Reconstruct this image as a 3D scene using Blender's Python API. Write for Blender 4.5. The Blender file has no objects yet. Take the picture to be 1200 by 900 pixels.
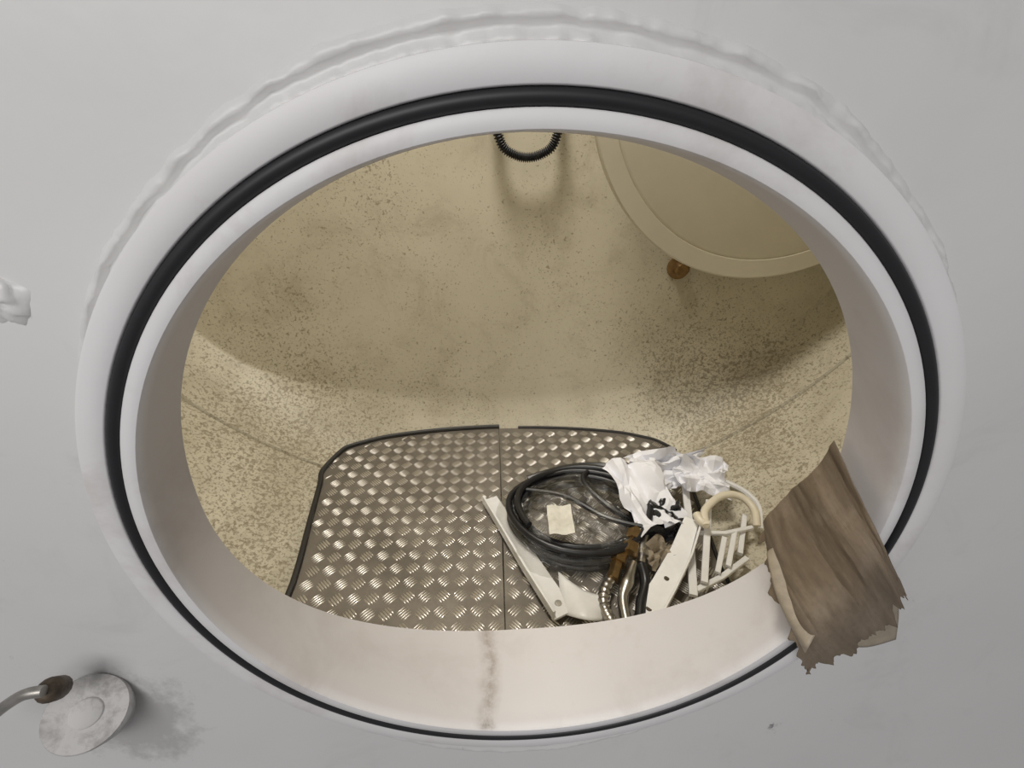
import bpy, math, random
from mathutils import Vector, Matrix, noise
random.seed(7)
pi=math.pi
sc=bpy.context.scene
sc.view_settings.view_transform='Standard'
sc.view_settings.exposure=0.0

# ------------------------------------------------------------ materials
def new_mat(name):
    m=bpy.data.materials.new(name); m.use_nodes=True
    nt=m.node_tree; b=nt.nodes["Principled BSDF"]
    return m,nt,b
def nz(nt,scale,detail=4,rough=.55,co=None,dist=0.0):
    n=nt.nodes.new("ShaderNodeTexNoise"); n.inputs["Scale"].default_value=scale
    n.inputs["Detail"].default_value=detail; n.inputs["Roughness"].default_value=rough
    n.inputs["Distortion"].default_value=dist
    if co: nt.links.new(co,n.inputs["Vector"])
    return n.outputs["Fac"]
def ramp(nt,src,stops):
    r=nt.nodes.new("ShaderNodeValToRGB"); e=r.color_ramp.elements
    while len(e)<len(stops): e.new(.5)
    for el,(p,c) in zip(e,stops):
        el.position=p; el.color=(c,c,c,1) if isinstance(c,(int,float)) else (*c,1)
    nt.links.new(src,r.inputs[0]); return r.outputs[0]
def mix(nt,fac,a,b,mode='MIX'):
    m=nt.nodes.new("ShaderNodeMix"); m.data_type='RGBA'; m.blend_type=mode
    for s,v in ((m.inputs[0],fac),(m.inputs[6],a),(m.inputs[7],b)):
        if isinstance(v,(int,float)): s.default_value=v
        elif isinstance(v,tuple): s.default_value=(*v,1)
        else: nt.links.new(v,s)
    return m.outputs[2]
def mth(nt,op,a,b=None):
    m=nt.nodes.new("ShaderNodeMath"); m.operation=op
    for s,v in ((m.inputs[0],a),(m.inputs[1],b)):
        if v is None: continue
        if isinstance(v,(int,float)): s.default_value=v
        else: nt.links.new(v,s)
    return m.outputs[0]
def bump(nt,b,src,st,dist=.01):
    n=nt.nodes.new("ShaderNodeBump"); n.inputs["Strength"].default_value=st; n.inputs["Distance"].default_value=dist
    nt.links.new(src,n.inputs["Height"]); nt.links.new(n.outputs[0],b.inputs["Normal"])
def objco(nt):
    return nt.nodes.new("ShaderNodeTexCoord").outputs["Object"]
def sepxyz(nt,co):
    s=nt.nodes.new("ShaderNodeSeparateXYZ"); nt.links.new(co,s.inputs[0]); return s.outputs
def distto(nt,co,p):
    v=nt.nodes.new("ShaderNodeVectorMath"); v.operation='DISTANCE'; nt.links.new(co,v.inputs[0]); v.inputs[1].default_value=p
    return v.outputs["Value"]
def plain(name,col,rough=.5,metal=0.0,var=.15,scale=40,bmp=0.0,coat=0.0):
    m,nt,b=new_mat(name); co=objco(nt)
    f=nz(nt,scale,5,.6,co)
    c2=tuple(max(0,x*(1-var*2)) for x in col)
    col2=mix(nt,ramp(nt,f,[(.35,0),(.7,1)]),col,c2)
    nt.links.new(col2,b.inputs["Base Color"]); b.inputs["Roughness"].default_value=rough; b.inputs["Metallic"].default_value=metal
    b.inputs["Coat Weight"].default_value=coat
    if bmp: bump(nt,b,f,bmp,.004)
    return m

# outer white wall paint
m_wall,nt,b=new_mat("white_gloss_paint"); co=objco(nt)
big=ramp(nt,nz(nt,2.2,3,.5,co),[(.3,0),(.75,1)])
c=mix(nt,big,(.665,.66,.65),(.595,.59,.585))
spk=ramp(nt,nz(nt,55,6,.75,co),[(.66,0),(.72,1)])
patch=ramp(nt,nz(nt,5,3,.6,co),[(.50,0),(.64,1)])
c=mix(nt,mth(nt,'MULTIPLY',mth(nt,'MULTIPLY',spk,patch),.7),c,(.22,.22,.22))
smg=ramp(nt,nz(nt,8,6,.7,co,1.0),[(.55,0),(.72,1)])
c=mix(nt,mth(nt,'MULTIPLY',smg,.14),c,(.30,.29,.28))
gd=mth(nt,'ADD',distto(nt,co,(-.435,.012,-.265)),mth(nt,'MULTIPLY',mth(nt,'SUBTRACT',nz(nt,22,5,.7,co),.5),.13))
gm=ramp(nt,gd,[(.050,1),(.078,0)])
c=mix(nt,mth(nt,'MULTIPLY',gm,.6),c,(.30,.285,.27))
for P in ((.440,.0,-.170),(.300,-.01,-.335)):
    sd=mth(nt,'ADD',distto(nt,co,P),mth(nt,'MULTIPLY',mth(nt,'SUBTRACT',nz(nt,45,6,.8,co),.5),.10))
    c=mix(nt,ramp(nt,sd,[(.004,.8),(.010,0)]),c,(.16,.15,.15))
nt.links.new(c,b.inputs["Base Color"]); b.inputs["Roughness"].default_value=.42
bump(nt,b,nz(nt,14,4,.5,co),.12,.01)

# flange paint with grime
def flange_paint(name,dirt):
    m,nt,b=new_mat(name); co=objco(nt)
    g=ramp(nt,nz(nt,4,3,.5,co,.2),[(.42,0),(.75,1)])
    c=mix(nt,mth(nt,'MULTIPLY',g,.35),(.715,.70,.705),(.50,.465,.44))
    g2=ramp(nt,nz(nt,8,6,.68,co,.4),[(.52,0),(.68,1)])
    c=mix(nt,mth(nt,'MULTIPLY',g2,.34*dirt),c,(.40,.35,.31))
    sx=sepxyz(nt,co)
    xx=mth(nt,'ADD',sx[0],mth(nt,'MULTIPLY',mth(nt,'SUBTRACT',nz(nt,18,4,.6,co),.5),.035))
    dx=mth(nt,'ABSOLUTE',mth(nt,'ADD',xx,.046))
    near=ramp(nt,dx,[(0.0,1),(.014,0)])
    low=mth(nt,'MULTIPLY',ramp(nt,mth(nt,'MULTIPLY',sx[2],-1),[(.25,0),(.28,1)]),ramp(nt,sx[1],[(.0,0),(.004,1)]))
    st=mth(nt,'MULTIPLY',mth(nt,'MULTIPLY',near,low),ramp(nt,nz(nt,70,5,.7,co),[(.36,.3),(.58,1)]))
    c=mix(nt,st,c,(.19,.15,.115))
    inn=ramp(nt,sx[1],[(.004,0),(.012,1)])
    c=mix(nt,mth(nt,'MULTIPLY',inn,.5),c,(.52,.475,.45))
    spk=ramp(nt,nz(nt,60,6,.8,co),[(.66,0),(.74,1)])
    pt=ramp(nt,nz(nt,6,2,.5,co),[(.52,0),(.7,1)])
    c=mix(nt,mth(nt,'MULTIPLY',mth(nt,'MULTIPLY',spk,pt),.6),c,(.30,.26,.22))
    nt.links.new(c,b.inputs["Base Color"]); b.inputs["Roughness"].default_value=.5
    bump(nt,b,nz(nt,30,4,.5,co),.08,.006)
    return m
m_fl=flange_paint("flange_white_paint",1.0)
m_boss,nt,b=new_mat("grimy_boss_paint"); co=objco(nt)
c=mix(nt,ramp(nt,nz(nt,30,6,.7,co,.5),[(.46,0),(.62,1)]),(.60,.585,.57),(.38,.365,.35))
nt.links.new(c,b.inputs["Base Color"]); b.inputs["Roughness"].default_value=.7; bump(nt,b,nz(nt,50,4,.6,co),.3,.003)

# interior beige paint with rust speckle
def interior(name,dark=1.0):
    m,nt,b=new_mat(name); co=objco(nt); sx=sepxyz(nt,co)
    c=mix(nt,ramp(nt,nz(nt,3,4,.6,co),[(.3,0),(.7,1)]),(.645*dark,.597*dark,.475*dark),(.55*dark,.503*dark,.39*dark))
    lowm=ramp(nt,mth(nt,'MULTIPLY',sx[2],-1),[(0.0,.0),(.42,1)])
    side=ramp(nt,mth(nt,'ABSOLUTE',sx[0]),[(.25,.12),(.75,1)])
    low2=ramp(nt,mth(nt,'MULTIPLY',sx[2],-1),[(.30,0),(.60,1)])
    amount=mth(nt,'MULTIPLY',lowm,side)
    amount=mth(nt,'ADD',mth(nt,'MULTIPLY',amount,.10),mth(nt,'MULTIPLY',mth(nt,'SUBTRACT',nz(nt,2.4,3,.6,co),.5),.24))
    amount=mth(nt,'ADD',amount,mth(nt,'MULTIPLY',mth(nt,'MULTIPLY',low2,side),.04))
    s1=mth(nt,'ADD',nz(nt,88,4,.62,co),amount)
    speck=ramp(nt,s1,[(.635,0),(.69,1)])
    s2=mth(nt,'ADD',nz(nt,170,2,.5,co),mth(nt,'MULTIPLY',amount,.8))
    speck2=ramp(nt,s2,[(.64,0),(.69,1)])
    c=mix(nt,mth(nt,'MULTIPLY',speck,.58),c,(.18,.14,.08))
    c=mix(nt,mth(nt,'MULTIPLY',speck2,.5),c,(.16,.12,.07))
    scuff=ramp(nt,mth(nt,'ADD',nz(nt,6,7,.8,co,.5),mth(nt,'MULTIPLY',amount,.6)),[(.50,0),(.74,1)])
    c=mix(nt,mth(nt,'MULTIPLY',scuff,.5),c,(.31,.265,.18))
    nt.links.new(c,b.inputs["Base Color"]); b.inputs["Roughness"].default_value=.5
    bump(nt,b,s1,.12,.004)
    return m
m_in=interior("beige_speckled_paint")
m_seam=interior("beige_seam_paint",.72)

m_rub=plain("black_rubber",(.009,.009,.011),.5,0,.1,60)
m_hose=plain("black_hose",(.012,.012,.014),.35,0,.1,60)
m_wplas=plain("white_plastic",(.84,.83,.82),.35,0,.06,20)
m_cream=plain("cream_plastic",(.78,.71,.56),.35,0,.06,20)
m_brass=plain("brass",(.36,.24,.11),.35,.9,.2,60)
m_steel=plain("steel",(.50,.48,.45),.30,1,.12,60)
m_dull=plain("dull_steel",(.42,.40,.37),.42,.9,.15,80)
m_rust=plain("rusty_steel",(.13,.10,.07),.55,.5,.3,120,.4)
m_bolt=plain("brown_bolt",(.30,.18,.07),.4,.5,.2,60,.2)
m_paper=plain("white_paper",(.84,.84,.88),.75,0,.03,20)
m_tag=plain("yellowed_label",(.74,.71,.62),.6,0,.1,60)
m_black_bag=plain("black_polythene",(.015,.015,.017),.25,0,.1,60)
m_disc=plain("hatch_cover_paint",(.70,.66,.55),.4,0,.05,4)
m_discgap=plain("hatch_cover_joint",(.56,.515,.40),.6,0,.1,20)
m_trim=plain("black_edge_trim",(.02,.018,.016),.5,0,.1,60)
# treadplate
m_tr,nt,b=new_mat("treadplate_metal"); co=objco(nt)
c=mix(nt,ramp(nt,nz(nt,7,5,.65,co),[(.35,0),(.7,1)]),(.24,.215,.185),(.15,.132,.11))
nt.links.new(c,b.inputs["Base Color"]); b.inputs["Metallic"].default_value=.55
nt.links.new(ramp(nt,nz(nt,20,4,.6,co),[(.3,.48),(.7,.62)]),b.inputs["Roughness"])
m_bar,nt,b=new_mat("treadplate_bar_metal"); b.inputs["Base Color"].default_value=(.72,.69,.65,1); b.inputs["Metallic"].default_value=.9
co=objco(nt); nt.links.new(ramp(nt,nz(nt,25,4,.6,co),[(.3,.24),(.7,.42)]),b.inputs["Roughness"])
# kraft paper
m_kr,nt,b=new_mat("kraft_paper")
at=nt.nodes.new("ShaderNodeAttribute"); at.attribute_name="sheet_co"
mp=nt.nodes.new("ShaderNodeMapping"); nt.links.new(at.outputs["Vector"],mp.inputs[0]); mp.inputs["Scale"].default_value=(1,.16,1)
f=nz(nt,34,5,.6,mp.outputs[0],.2)
f2=nz(nt,14,4,.6,at.outputs["Vector"],.2)
c=mix(nt,ramp(nt,f,[(.36,0),(.66,1)]),(.110,.078,.050),(.215,.165,.112))
c=mix(nt,ramp(nt,f2,[(.50,0),(.70,.5)]),c,(.28,.225,.165))
fib=nz(nt,160,4,.7,at.outputs["Vector"])
c=mix(nt,ramp(nt,fib,[(.5,0),(.8,.5)]),c,(.09,.065,.042))
nt.links.new(c,b.inputs["Base Color"]); b.inputs["Roughness"].default_value=.65
bump(nt,b,f,.5,.003)
m_kr2=plain("pale_kraft_paper",(.36,.30,.22),.5,0,.15,50,.3)
# clear polythene
m_poly=bpy.data.materials.new("clear_polythene"); m_poly.use_nodes=True; nt=m_poly.node_tree; nt.nodes.clear()
o_=nt.nodes.new("ShaderNodeOutputMaterial"); tr=nt.nodes.new("ShaderNodeBsdfTransparent"); gl=nt.nodes.new("ShaderNodeBsdfGlossy"); mx=nt.nodes.new("ShaderNodeMixShader")
gl.inputs["Roughness"].default_value=.18; tr.inputs[0].default_value=(.96,.955,.94,1)
lw=nt.nodes.new("ShaderNodeLayerWeight"); lw.inputs[0].default_value=.3
rr=ramp(nt,lw.outputs["Facing"],[(0,.06),(1,.4)])
nt.links.new(rr,mx.inputs[0]); nt.links.new(tr.outputs[0],mx.inputs[1]); nt.links.new(gl.outputs[0],mx.inputs[2]); nt.links.new(mx.outputs[0],o_.inputs[0])
co=objco(nt); bn=nt.nodes.new("ShaderNodeBump"); bn.inputs["Strength"].default_value=.7; bn.inputs["Distance"].default_value=.012
nt.links.new(nz(nt,34,4,.6,co,1.8),bn.inputs["Height"]); nt.links.new(bn.outputs[0],gl.inputs["Normal"])

# ------------------------------------------------------------ mesh helper
class MB:
    def __init__(s): s.v=[];s.f=[];s.m=[];s.mats=[]
    def mi(s,mat):
        if mat not in s.mats: s.mats.append(mat)
        return s.mats.index(mat)
    def add(s,vs,fs,mat):
        o=len(s.v); k=s.mi(mat); s.v+= [tuple(p) for p in vs]
        for f in fs: s.f.append(tuple(i+o for i in f)); s.m.append(k)
    def grid(s,rows,mat,closed_u=False):
        n=len(rows); w=len(rows[0]); vs=[p for r in rows for p in r]; fs=[]
        for i in range(n-1):
            for j in range(w if closed_u else w-1):
                j2=(j+1)%w; fs.append((i*w+j,i*w+j2,(i+1)*w+j2,(i+1)*w+j))
        s.add(vs,fs,mat)
    def tube(s,pts,r,mat,n=12,closed=False,rf=None,cap=True):
        pts=[Vector(p) for p in pts]; N=len(pts); rows=[]
        up=Vector((0,0,1)); prev=None
        for i,p in enumerate(pts):
            a=pts[(i-1)%N] if (closed or i>0) else p; c=pts[(i+1)%N] if (closed or i<N-1) else p
            t=(c-a).normalized()
            if prev is None:
                q=t.cross(up)
                if q.length<.01: q=t.cross(Vector((1,0,0)))
                q.normalize()
            else:
                q=(prev-t*prev.dot(t)).normalized()
            prev=q; w=t.cross(q); rad=r if rf is None else rf(i/(N-1))
            rows.append([p+(q*math.cos(2*pi*k/n)+w*math.sin(2*pi*k/n))*rad for k in range(n)])
        if closed: rows.append(rows[0])
        s.grid(rows,mat,True)
        if cap and not closed:
            s.add(rows[0],[tuple(range(n))],mat); s.add(rows[-1],[tuple(reversed(range(n)))],mat)
    def lathe(s,o,ax,prof,mat,n=32):
        o=Vector(o); ax=Vector(ax).normalized(); q=ax.orthogonal().normalized(); w=ax.cross(q)
        s.grid([[o+ax*h+(q*math.cos(2*pi*k/n)+w*math.sin(2*pi*k/n))*max(r,1e-5) for k in range(n)] for r,h in prof],mat,True)
    def strip(s,pts,width,thick,mat,up=(0,0,1)):
        pts=[Vector(p) for p in pts]; up=Vector(up); rows=[]
        for i,p in enumerate(pts):
            t=(pts[min(i+1,len(pts)-1)]-pts[max(i-1,0)]).normalized(); q=t.cross(up).normalized(); u=q.cross(t)
            w=width[i] if isinstance(width,list) else width
            rows.append([p-q*w/2,p+q*w/2,p+q*w/2+u*thick,p-q*w/2+u*thick])
        s.grid(rows,mat,True); s.add(rows[0],[(0,1,2,3)],mat); s.add(rows[-1],[(3,2,1,0)],mat)
    def obj(s,name,smooth=True,parent=None,bevel=0,angle=40):
        me=bpy.data.meshes.new(name); me.from_pydata(s.v,[],s.f)
        for m in s.mats: me.materials.append(m)
        for p,k in zip(me.polygons,s.m): p.material_index=k
        me.update()
        ob=bpy.data.objects.new(name,me); bpy.context.collection.objects.link(ob)
        if smooth:
            for p in me.polygons: p.use_smooth=True
            me.set_sharp_from_angle(angle=math.radians(angle))
        if bevel:
            md=ob.modifiers.new("bevel","BEVEL"); md.width=bevel; md.segments=2
        if parent: ob.parent=parent
        return ob
def empty(name):
    e=bpy.data.objects.new(name,None); bpy.context.collection.objects.link(e); return e
def cr(pts,n=10,closed=False):
    pts=[Vector(p) for p in pts]; out=[]; N=len(pts)
    for i in range(N if closed else N-1):
        g=lambda k: pts[k%N] if closed else pts[min(max(k,0),N-1)]
        a,b_,c_,d_=g(i-1),g(i),g(i+1),g(i+2)
        for k in range(n):
            t=k/n
            out.append(.5*((2*b_)+(c_-a)*t+(2*a-5*b_+4*c_-d_)*t*t+(3*b_-a-3*c_+d_)*t**3))
    if not closed: out.append(pts[-1])
    return out

# ------------------------------------------------------------ outer wall & flange
RI=.300; RO=.3385; RG=.3153; GW=.0045
def ywall(x,z):
    return .030-(.20*z*z if z<0 else .0)
N=192
mb=MB(); rows=[]
for r in [.330,.345,.37,.40,.45,.52,.62,.75,.95,1.3]:
    rows.append([(r*math.cos(2*pi*k/N),ywall(0,r*math.sin(2*pi*k/N)),r*math.sin(2*pi*k/N)) for k in range(N)])
mb.grid(rows,m_wall,True); mb.obj("wall_front")

def yb(a):
    s_,c_=math.sin(a),math.cos(a)
    base=.066-.010*max(0,-c_)
    if s_<0: return base+.057*s_*s_
    return base*(1-(.70 if c_<0 else .50)*s_*s_)
mb=MB()
prof=[(RO-.004,.034),(RO,.030),(RO,.003),(RO-.0006,.001),(RO-.003,0),(RG+GW+.0012,0),(RG+GW+.0002,.001),(RG+GW+.0002,.008),(RG-GW-.0002,.008),(RG-GW-.0002,.001),(RG-GW-.0012,0),(RI+.003,0),(RI+.0008,.0008),(RI,.003)]
rows=[[(r*math.cos(2*pi*k/N),y,r*math.sin(2*pi*k/N)) for k in range(N)] for r,y in prof]
for t in (.25,.5,.75,1.0):
    rows.append([(RI*math.cos(2*pi*k/N),.003+(yb(2*pi*k/N)-.003)*t,RI*math.sin(2*pi*k/N)) for k in range(N)])
rows.append([((RI+.004)*math.cos(2*pi*k/N),yb(2*pi*k/N)+.002,(RI+.004)*math.sin(2*pi*k/N)) for k in range(N)])
rows.append([((RI+.008)*math.cos(2*pi*k/N),max(.040,yb(2*pi*k/N)+.004),(RI+.008)*math.sin(2*pi*k/N)) for k in range(N)])
mb.grid(rows,m_fl,True); mb.obj("hatch_flange",angle=50)
mb=MB()
mb.tube([(RG*math.cos(2*pi*k/N),.0028,RG*math.sin(2*pi*k/N)) for k in range(N)],GW,m_rub,12,True); mb.obj("rubber_seal_ring")

# weld bead around the flange
mb=MB(); rows=[]; M=640
pr=[(-.002,.0035),(.003,.0055),(.006,.0048),(.009,.0016),(.0115,.0012),(.0135,.0036),(.0160,.0042),(.0185,.0016),(.0205,-.0006)]
for j,(dr,h) in enumerate(pr):
    row=[]
    for k in range(M):
        a=2*pi*k/M; ca,sa=math.cos(a),math.sin(a)
        n1=noise.noise(Vector((ca*3,sa*3,3))); n2=noise.noise(Vector((ca*20,sa*20,j*.2))); n3=noise.noise(Vector((ca*60,sa*60,j*.35)))
        r=RO+dr+(.0035*n1+.0016*n2+.0009*n3 if j>1 else 0)
        hh=h*(1+.6*n2+.4*n3) if j<len(pr)-1 else h
        row.append((r*ca,ywall(0,r*sa)-hh*(1.0 if sa>-.5 else .45),r*sa))
    rows.append(row)
mb.grid(rows,m_wall,True); mb.obj("weld_bead",angle=80)

# paint lump on wall
mb=MB(); rows=[]
for i in range(9):
    t=i/8; row=[]
    for k in range(24):
        a=2*pi*k/24; q=1+.35*noise.noise(Vector((math.cos(a)*2,math.sin(a)*2,i*.3)))
        r=.016*math.sin(t*pi/2)*q
        row.append((-.346+r*math.cos(a),.031-.007*math.cos(t*pi/2)*q,.205+r*1.0*math.sin(a)))
    rows.append(row)
mb.grid(rows,m_wall,True); mb.obj("paint_lump",angle=80)

# ------------------------------------------------------------ interior shell
ZC=.533; RC=1.27
def ycrown(rho): return 1.125+(1.06**2-rho*rho)/14.0
KT=[(0,1),(.18,.945),(.377,.86),(.68,.65),(.877,.45),(.98,.2),(1,0)]
def rho_b(a):
    s_,c_=math.sin(a),math.cos(a)
    if s_>=-.05: return 1.225
    A=.216*c_*c_; B=-s_; Cc=-(ZC+.51)
    r=(-B+math.sqrt(B*B-4*A*Cc))/(2*A) if A>1e-6 else -Cc/B
    k=40.0
    return -math.log(math.exp(-k*r)+math.exp(-k*1.225))/k
def headY(rho,a):
    rb=rho_b(a)
    if rho<=rb: return ycrown(rho)
    k=min(1,(rho-rb)/(RC-rb)); yb_=ycrown(rb)
    for (k0,g0),(k1,g1) in zip(KT,KT[1:]):
        if k<=k1: return .88+(yb_-.88)*(g0+(g1-g0)*(k-k0)/(k1-k0))
    return .88
mb=MB(); rows=[]
for t in [0,.04,.1,.2,.4,.6,.8,.92,1]:
    row=[]
    for k in range(N):
        a=2*pi*k/N
        p0=Vector(((RI+.008)*math.cos(a),max(.040,yb(a)+.004),(RI+.008)*math.sin(a))); p1=Vector((RC*math.cos(a),.26,ZC+RC*math.sin(a)))
        q=p0.lerp(p1,t); q.y=max(q.y,.042); row.append(q)
    rows.append(row)
for y in (.4,.6,.8): rows.append([(RC*math.cos(2*pi*k/N),y,ZC+RC*math.sin(2*pi*k/N)) for k in range(N)])
hd=[]
for k in range(N):
    a=2*pi*k/N; rb=rho_b(a); yy=ycrown(rb)
    col=[Vector((rb+(RC-rb)*kk,.88+(yy-.88)*g,0)) for kk,g in reversed(KT)]
    col+=[Vector((rb*f,ycrown(rb*f),0)) for f in (.96,.9,.8,.65,.45,.25,.05)]
    col=cr(col,3)
    hd.append([(p.x*math.cos(a),p.y,ZC+p.x*math.sin(a)) for p in col])
for i in range(len(hd[0])): rows.append([hd[k][i] for k in range(N)])
mb.grid(rows,m_in,True)
mb.add(rows[-1],[tuple(range(N))],m_in)
rows=[]
for j,(dy,dr) in enumerate([(-.006,.001),(-.0035,-.004),(0,-.006),(.0035,-.004),(.006,.001)]):
    rows.append([((RC+dr)*math.cos(2*pi*k/M),.88+dy+.002*noise.noise(Vector((k*.3,j,0))),ZC+(RC+dr)*math.sin(2*pi*k/M)) for k in range(M)])
mb.grid(rows,m_seam,True)
mb.obj("wall_chamber",angle=60)

# ------------------------------------------------------------ inner hatch cover
mb=MB()
C0=(.690,.95,.451)
mb.lathe(C0,(0,-1,0),[(.30,-.170),(.30,-.035),(.478,-.030),(.485,-.024),(.486,-.004),(.482,0),(.436,0)],m_disc,128)
mb.lathe(C0,(0,-1,0),[(.436,0),(.4345,-.004),(.4325,-.004)],m_discgap,128)
mb.lathe(C0,(0,-1,0),[(.4325,-.004),(.430,-.003),(.426,-.002),(.2,-.001),(.0,-.001)],m_disc,128)
mb.obj("inner_hatch_cover")
mb=MB()
bo=(.566,1.158,-.053)
mb.lathe(bo,(0,-1,0),[(.036,-.008),(.036,.008),(.026,.012),(.022,.014),(.022,.036),(.018,.040),(0,.040)],m_bolt,20)
mb.obj("hex_bolt")

mb=MB()
pts=cr([(-.025,1.20,.46),(-.015,1.17,.40),(-.011,1.145,.335),(.007,1.14,.290),(.040,1.14,.270),(.074,1.14,.264),(.110,1.14,.271),(.143,1.14,.292),(.158,1.145,.335),(.160,1.17,.40),(.167,1.20,.46)],26)
mb.tube(pts,.011,m_rub,12,rf=lambda t:.0115+.0022*(1 if (int(t*len(pts))//2)%2 else -1))
mb.obj("corrugated_conduit",angle=80)

# ------------------------------------------------------------ tread plate floor
ZF=-.600
def arc(x):
    rho=math.sqrt(x*x+(ZC-ZF)**2); a=math.atan2(ZF-ZC,x); return headY(min(rho,1.2695),a)-.012
XL=-.566; XR=.566
def left_x(y): return -.50-.066*min(1,max(0,(y-.45)/.43))
def right_x(y): return .50+.066*min(1,max(0,(y-.45)/.43))
def inside(x,y,mg):
    if y<.30+mg: return False
    if x<left_x(y)+mg or x>right_x(y)-mg: return False
    return y<arc(x)-mg*1.1
SEAM=-.018
def plate(x0,x1,mat,mb,dz=0):
    n=40; xs=[x0+(x1-x0)*i/n for i in range(n+1)]
    far=[(x,arc(x)) for x in xs]
    if x0<-.3:
        near=[(left_x(.88),.86),(left_x(.65),.65),(left_x(.45),.45),(left_x(.3),.30)]+[(x1,.30)]
        outl=near+far[::-1]
    else:
        outl=[(x0,.30),(right_x(.3),.30),(right_x(.45),.45),(right_x(.65),.65),(right_x(.88),.86)]+far[::-1]
    k=len(outl); vs=[(x,y,ZF+dz) for x,y in outl]+[(x,y,ZF+dz-.006) for x,y in outl]
    fs=[tuple(range(k)),tuple(reversed(range(k,2*k)))]+[(i,i+k,(i+1)%k+k,(i+1)%k) for i in range(k)]
    mb.add(vs,fs,mat)
mb=MB()
plate(XL,SEAM-.0015,m_tr,mb); plate(SEAM+.0015,XR,m_tr,mb,-.002)
cell=.0395
i0=int(-.6/cell)-1
for i in range(i0,-i0+1):
    for j in range(6,30):
        cxx=SEAM+.02+i*cell; cyy=j*cell+.01
        sgn=1 if (i+j)%2 else -1
        dirv=Vector((math.cos(sgn*pi/4),math.sin(sgn*pi/4),0)); pv=Vector((-dirv.y,dirv.x,0))
        for b_ in range(-2,3):
            cc=Vector((cxx,cyy,ZF-(.002 if cxx>SEAM else 0)))+pv*b_*.0060
            L=.0150 if abs(b_)<2 else .0125; W=.0020
            if not inside(cc.x,cc.y,.014) or abs(cc.x-SEAM)<.013: continue
            base=[(-1,0),(-.55,-1),(0,-1.1),(.55,-1),(1,0),(.55,1),(0,1.1),(-.55,1)]
            vs=[cc+dirv*L*a+pv*W*w for a,w in base]
            vs+=[cc+dirv*L*a*.72+pv*W*w*.55+Vector((0,0,.0013)) for a,w in base]
            vs+=[cc+dirv*L*a*.3+pv*W*w*.1+Vector((0,0,.0019)) for a,w in base]
            fs=[(k,(k+1)%8,8+(k+1)%8,8+k) for k in range(8)]+[(8+k,8+(k+1)%8,16+(k+1)%8,16+k) for k in range(8)]+[tuple(range(16,24))]
            mb.add(vs,fs,m_bar)
mb.obj("floor",angle=50)
mb=MB()
tl=[(left_x(y)-.004,y,ZF+.002) for y in (.30,.45,.65,.80)]+[(left_x(.88)-.003,.86,ZF+.003)]
tl+=[(x,arc(x)+.004,ZF+.004) for x in [XL+ (SEAM-XL)*i/20 for i in range(1,21)]]
mb.tube(cr(tl,4),.008,m_trim,8)
tr_=[(x,arc(x)+.003,ZF-.001) for x in [.05+(XR-.05)*i/20 for i in range(0,21)]]
mb.tube(cr(tr_,4),.006,m_trim,8)
mb.tube([(right_x(y)+.003,y,ZF) for y in (.30,.45,.65,.86)],.005,m_trim,8)
mb.obj("trim_1")

# ------------------------------------------------------------ items on the floor
mb=MB()
pts=[]
for k in range(0,7*36+8):
    a=2*pi*k/36+2.4
    w=k/36
    rx=.168+.013*math.sin(w*2.3)+.006*math.sin(a*3); ry=.140+.013*math.cos(w*1.9)
    pts.append((.185+rx*math.cos(a)+.006*math.sin(w*4),.605+ry*math.sin(a),-.590+.0085*w+.012*max(0,math.sin(a+1.2))+.003*math.sin(a*2+w)))
mb.tube(pts,.0088,m_hose,10)
mb.tube(cr([(.34,.55,-.555),(.26,.60,-.535),(.21,.70,-.525),(.28,.77,-.54),(.37,.75,-.55)],14),.008,m_hose,8)
mb.tube(cr([(.05,.68,-.54),(.15,.64,-.53),(.24,.56,-.53),(.33,.52,-.53)],14),.007,m_hose,8)
mb.tube(cr([(.06,.74,-.555),(.17,.765,-.540),(.28,.765,-.535),(.40,.70,-.525)],14),.012,m_hose,8)
mb.obj("hose_coil")
mb=MB(); rows=[]
for i in range(22):
    row=[]
    for k in range(56):
        a=2*pi*k/56; t=i/21
        rr_=t*(1+.10*noise.noise(Vector((math.cos(a)*2,math.sin(a)*2,5)))+.05*math.sin(a*5))
        x=.19+.225*rr_*math.cos(a); y=.60+.190*rr_*math.sin(a)
        z=-.520-.065*t**4+.014*noise.noise(Vector((x*14,y*14,1)))+.009*noise.noise(Vector((x*40,y*40,2)))
        row.append((x,y,max(z,-.594)))
    rows.append(row)
mb.grid(rows,m_poly,True); mb.obj("polythene_bag",angle=180)
mb=MB(); rows=[]
for i in range(9):
    rows.append([(.090+.060*j/6+.004*i/8,.485+.092*i/8,-.505+.003*math.sin(j*1.3)+.003*math.sin(i*.9)) for j in range(7)])
mb.grid(rows,m_tag); o=mb.obj("paper_label",angle=180)

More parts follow.
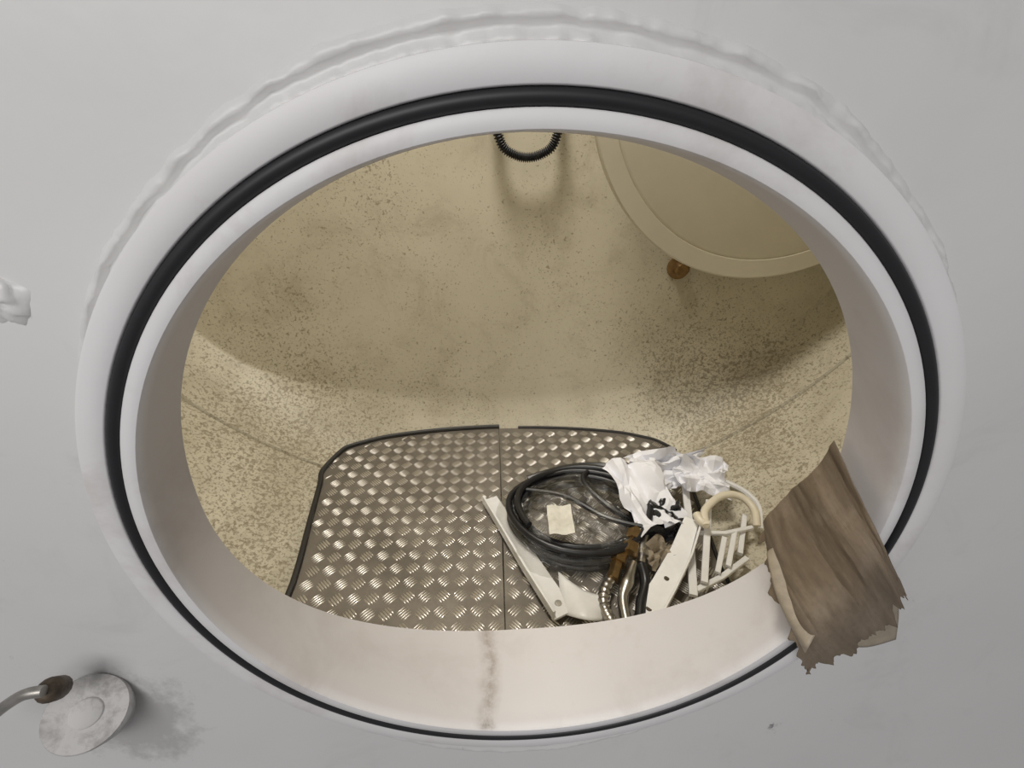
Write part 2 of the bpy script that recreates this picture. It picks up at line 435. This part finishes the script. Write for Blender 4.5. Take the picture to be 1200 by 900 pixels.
def crumple(mb,c,sx_,sy_,rot,tilt,amp,mat,seed,n=16,fr=2.6):
    Mx=Matrix.Translation(Vector(c))@Matrix.Rotation(rot,4,'Z')@Matrix.Rotation(tilt,4,'X')
    rng=random.Random(int(seed*10)); rows=[]
    for i in range(n):
        row=[]
        for j in range(n):
            u=i/(n-1)-.5; v=j/(n-1)-.5
            q=Vector((u*fr+seed,v*fr,seed*2.1))
            h=(abs(noise.noise(q))*2-.4)*amp+ (abs(noise.noise(q*2.1))-.2)*amp*.45
            x=u*sx_*(1+.45*noise.noise(Vector((u*3,v*3,seed+9))))+rng.uniform(-1,1)*sx_*.25/n
            y=v*sy_*(1+.45*noise.noise(Vector((u*3,v*3,seed+19))))+rng.uniform(-1,1)*sy_*.25/n
            p=Mx@Vector((x,y,h)); p.z=max(p.z,-.592)
            row.append(p)
        rows.append(row)
    for i in range(n-1):
        for j in range(n-1):
            a,b_,c_,d_=rows[i][j],rows[i][j+1],rows[i+1][j+1],rows[i+1][j]
            if (i+j)%2: mb.add([a,b_,c_,d_],[(0,1,2),(0,2,3)],mat)
            else: mb.add([a,b_,c_,d_],[(0,1,3),(1,2,3)],mat)
def weld(o,ang=28):
    import bmesh
    bm=bmesh.new(); bm.from_mesh(o.data); bmesh.ops.remove_doubles(bm,verts=bm.verts,dist=1e-5); bmesh.ops.recalc_face_normals(bm,faces=bm.faces)
    bm.to_mesh(o.data); bm.free()
    for p in o.data.polygons: p.use_smooth=True
    o.data.set_sharp_from_angle(angle=math.radians(ang))
mb=MB()
crumple(mb,(.352,.605,-.500),.15,.21,.35,.35,.035,m_paper,1.3,12)
crumple(mb,(.445,.70,-.500),.22,.11,.15,.55,.045,m_paper,4.7)
crumple(mb,(.525,.66,-.485),.12,.09,-.6,.6,.035,m_paper,8.1,12)
weld(mb.obj("crumpled_paper"),24)

def holed(mb,p,r,mat):
    mb.lathe(p,(0,0,1),[(r,.0),(r,.0012),(r*.7,.0013),(0,.0013)],mat,16)
mb=MB()
mb.strip([(-.050,.700,-.590),(.000,.58,-.588),(.050,.46,-.586),(.108,.335,-.586)],[.042,.048,.050,.050],.006,m_wplas)
mb.strip([(-.068,.690,-.592),(-.018,.57,-.590),(.030,.452,-.588),(.085,.33,-.588)],[.006,.006,.006,.006],.026,m_wplas)
holed(mb,(.098,.362,-.580),.008,m_steel)
mb.obj("white_bracket",bevel=.001)
mb=MB()
mb.strip([(.447,.530,-.520),(.395,.455,-.545),(.335,.385,-.570),(.275,.325,-.588)],[.034,.044,.052,.054],.006,m_wplas)
mb.strip([(.464,.515,-.520),(.415,.440,-.545),(.357,.372,-.570),(.300,.31,-.588)],[.005]*4,.018,m_wplas)
holed(mb,(.345,.398,-.5595),.006,m_rust); holed(mb,(.290,.340,-.5785),.007,m_rust)
mb.obj("white_bracket",bevel=.001)
mb=MB(); rows=[]
for i in range(10):
    t=i/9; a=Vector((.108,.437,-.575)).lerp(Vector((.105,.345,-.592)),t); b_=Vector((.215,.372,-.578)).lerp(Vector((.190,.325,-.592)),t)
    rows.append([a.lerp(b_,k/8)+Vector((0,-.020*math.sin(pi*k/8),.020*math.sin(pi*t*.5)*math.sin(pi*k/8))) for k in range(9)])
mb.grid(rows,m_wplas); o=mb.obj("plastic_offcut",angle=60)
md=o.modifiers.new("s","SOLIDIFY"); md.thickness=.003

rack=empty("white_plastic_rack")
mb=MB()
zt=-.545
mb.strip([(.500,.705,zt),(.455,.55,zt-.01),(.392,.360,zt-.03)],.018,.010,m_wplas)
mb.strip([(.512,.585,zt+.03),(.47,.49,zt+.01),(.425,.385,zt-.02)],.015,.010,m_wplas)
for p,q in [((.515,.490,-.545),(.468,.412,-.57)),((.550,.510,-.545),(.500,.428,-.57)),((.600,.560,-.545),(.545,.462,-.57))]:
    mb.strip([p,q],.012,.012,m_wplas)
mb.strip([(.405,.375,-.578),(.475,.405,-.578),(.560,.455,-.578)],.012,.010,m_wplas)
mb.strip([(.44,.50,-.535),(.52,.50,-.54),(.60,.52,-.545)],.010,.008,m_wplas)
mb.obj("bars",parent=rack,bevel=.0015)
mb=MB()
mb.tube(cr([(.620,.70,-.55),(.655,.655,-.55),(.665,.60,-.555),(.640,.54,-.57)],10),.008,m_wplas,8)
mb.obj("side_rail",parent=rack)
mb=MB()
mb.tube(cr([(.462,.490,-.50),(.474,.530,-.495),(.498,.553,-.490),(.530,.572,-.485),(.565,.578,-.485),(.592,.565,-.490),(.603,.535,-.500),(.598,.505,-.520)],8),.0095,m_cream,10)
mb.tube(cr([(.470,.495,-.50),(.455,.505,-.498),(.452,.525,-.495)],8),.010,m_cream,10)
mb.obj("plastic_hook")

fit=empty("hose_fitting")
mb=MB()
def axis_prof(a,b_,prof,mat,n=6):
    a=Vector(a); b_=Vector(b_); L=(b_-a).length
    mb.lathe(a,(b_-a),[(r,h*L) for r,h in prof],mat,n)
axis_prof((.315,.535,-.535),(.275,.455,-.545),[(0,0),(.012,0),(.012,.25),(.019,.25),(.019,.55),(.013,.55),(.013,.7),(.020,.7),(.020,1),(0,1)],m_brass,6)
axis_prof((.275,.50,-.555),(.225,.405,-.565),[(0,0),(.015,0),(.015,.3),(.021,.3),(.021,.6),(.014,.6),(.014,1),(0,1)],m_brass,6)
axis_prof((.330,.52,-.55),(.300,.44,-.56),[(0,0),(.014,0),(.014,.4),(.018,.4),(.018,.8),(.010,.8),(.010,1),(0,1)],m_steel,16)
mb.obj("brass_nuts",parent=fit,angle=30)
mb=MB()
mb.tube(cr([(.235,.425,-.575),(.205,.385,-.575),(.195,.345,-.58),(.21,.30,-.585)],12),.013,m_steel,12,rf=lambda t:.013+.0012*math.sin(t*160))
mb.tube(cr([(.285,.445,-.565),(.262,.405,-.57),(.240,.365,-.578),(.235,.31,-.585)],12),.014,m_steel,12,rf=lambda t:.012+.004*math.exp(-((t-.4)*8)**2))
mb.tube(cr([(.30,.44,-.56),(.30,.40,-.575),(.275,.35,-.582),(.26,.30,-.585)],12),.012,m_hose,10)
mb.obj("hose_ends",parent=fit)
mb=MB()
crumple(mb,(.365,.545,-.540),.12,.11,.3,.3,.03,m_black_bag,12.5)
crumple(mb,(.400,.57,-.530),.09,.07,-.3,.5,.03,m_black_bag,15.5)
weld(mb.obj("black_plastic_bag"),60)
mb=MB()
crumple(mb,(.345,.465,-.550),.07,.06,.5,.3,.03,m_kr2,22.5,10); weld(mb.obj("kraft_scrap"),30)

# ------------------------------------------------------------ torn kraft paper on the flange
ctrl=[[(.291,.066,.052),(.292,.021,.024),(.296,-.016,-.003),(.330,-.018,-.051)],
      [(.284,.070,.008),(.282,.025,-.005),(.288,-.018,-.022),(.328,-.020,-.075)],
      [(.280,.084,-.030),(.275,.035,-.042),(.280,-.020,-.054),(.318,-.022,-.103)],
      [(.270,.088,-.072),(.262,.040,-.086),(.262,-.018,-.095),(.298,-.022,-.138)],
      [(.279,.097,-.094),(.263,.050,-.110),(.253,-.012,-.122),(.280,-.018,-.172)]]
def surf(ctrl,nu,nv):
    A=[cr(r,nv) for r in ctrl]
    cols=[cr([A[i][j] for i in range(len(A))],nu) for j in range(len(A[0]))]
    return [[cols[j][i] for j in range(len(cols))] for i in range(len(cols[0]))]
G=surf(ctrl,24,24)
n0=len(G); n1=len(G[0]); SC=[]
def tri(x):
    x=x%1.0; return abs(x-.5)*2
for i in range(n0):
    for j in range(n1):
        p=G[i][j]; u=i/(n0-1); v=j/(n1-1); SC.append((u*.21,v*.19,0))
        nrm=Vector((-p.x,-.10-.4*v*abs(p.x),-p.z)).normalized()
        h=.0060*tri(u*2.6+.10*math.sin(v*4)+.1)+.0030*abs(noise.noise(Vector((u*8,v*1.6,3))))+.0016*abs(noise.noise(Vector((u*11,v*6,9))))
        q=p+nrm*(h+.001)
        if j>=n1-7:
            k=(j-(n1-8))/7; q=q+Vector((.024,0,-.026))*k*(noise.noise(Vector((u*4,1,5)))+.5*noise.noise(Vector((u*14,2,5)))+.25*noise.noise(Vector((u*45,2,5))))
        if i>=n0-5:
            k=(i-(n0-6))/5; q=q+Vector((-.008,0,-.016))*k*(noise.noise(Vector((v*8,4,5)))+.6*noise.noise(Vector((v*25,7,5))))
        G[i][j]=q
mb=MB(); mb.grid(G,m_kr)
ply=surf([[(.290,-.010,-.085),(.315,-.012,-.080),(.336,-.012,-.074)],[(.295,-.010,-.112),(.323,-.012,-.106),(.350,-.010,-.104)],[(.305,-.010,-.142),(.333,-.012,-.144),(.364,-.008,-.140)]],6,6)
mb.grid(ply,m_kr2)
ply=surf([[(.262,.055,-.075),(.258,.020,-.088),(.262,-.022,-.098)],[(.254,.055,-.084),(.246,.015,-.097),(.252,-.030,-.110)],[(.256,.050,-.094),(.248,.010,-.106),(.254,-.028,-.122)]],8,8)
mb.grid(ply,m_kr2)
o=mb.obj("torn_kraft_paper",angle=22)
A=o.data.attributes.new("sheet_co",'FLOAT_VECTOR','POINT')
for k,v in enumerate(SC): A.data[k].vector=v
md=o.modifiers.new("s","SOLIDIFY"); md.thickness=.0008

# ------------------------------------------------------------ boss with bolt and rod lower left
mb=MB()
ax=Vector((.46,-.48,.75)).normalized()
bc=Vector((-.443,-.008,-.207))
mb.lathe(bc-ax*.05,ax,[(.036,.0),(.0345,.045),(.0330,.050),(.0135,.050),(.0130,.0512),(.0120,.0520),(.0,.0520)],m_boss,48)
mb.obj("pivot_boss")
mb=MB()
nb=Vector((-.436,-.022,-.140))
mb.lathe(nb-ax*.03,ax,[(.0105,0),(.0105,.026),(.0085,.030),(.005,.032),(0,.0325)],m_rust,16)
mb.tube(cr([nb+Vector((.002,-.004,.006)),nb+Vector((-.012,-.006,.006)),nb+Vector((-.03,-.008,-.004)),nb+Vector((-.055,-.012,-.022)),nb+Vector((-.10,-.02,-.05))],8),.0048,m_dull,12)
mb.obj("pull_rod")

# ------------------------------------------------------------ lights
def area(name,loc,target,size,energy,col,sy=None,spread=180):
    l=bpy.data.lights.new(name,'AREA'); l.energy=energy; l.color=col; l.shape='RECTANGLE'; l.size=size; l.size_y=sy or size; l.spread=math.radians(spread)
    o=bpy.data.objects.new(name,l); bpy.context.collection.objects.link(o); o.location=loc
    o.rotation_euler=(Vector(target)-Vector(loc)).to_track_quat('-Z','Y').to_euler(); return o
area("ceiling_lamp",(-.60,-1.35,1.10),(0,0,0),1.1,18.5,(1,.985,.97),.8)
area("chamber_lamp",(-.15,.74,1.60),(-.05,.95,-.5),.42,12.5,(1,.95,.855),spread=120)
w=bpy.data.worlds.new("world"); sc.world=w; w.use_nodes=True
w.node_tree.nodes["Background"].inputs[0].default_value=(.93,.92,.935,1); w.node_tree.nodes["Background"].inputs[1].default_value=.28

# ------------------------------------------------------------ camera
cam=bpy.data.cameras.new("camera"); co_=bpy.data.objects.new("camera",cam); bpy.context.collection.objects.link(co_)
cam.sensor_width=36; cam.lens=36*525/1200; cam.clip_start=.01
th=math.radians(28); ps=math.radians(2.41)
Fv=Vector((math.sin(ps)*math.cos(th),math.cos(ps)*math.cos(th),-math.sin(th)))
co_.location=(-.0285,-.2662,.2930)
co_.rotation_euler=Fv.to_track_quat('-Z','Y').to_euler()
sc.camera=co_
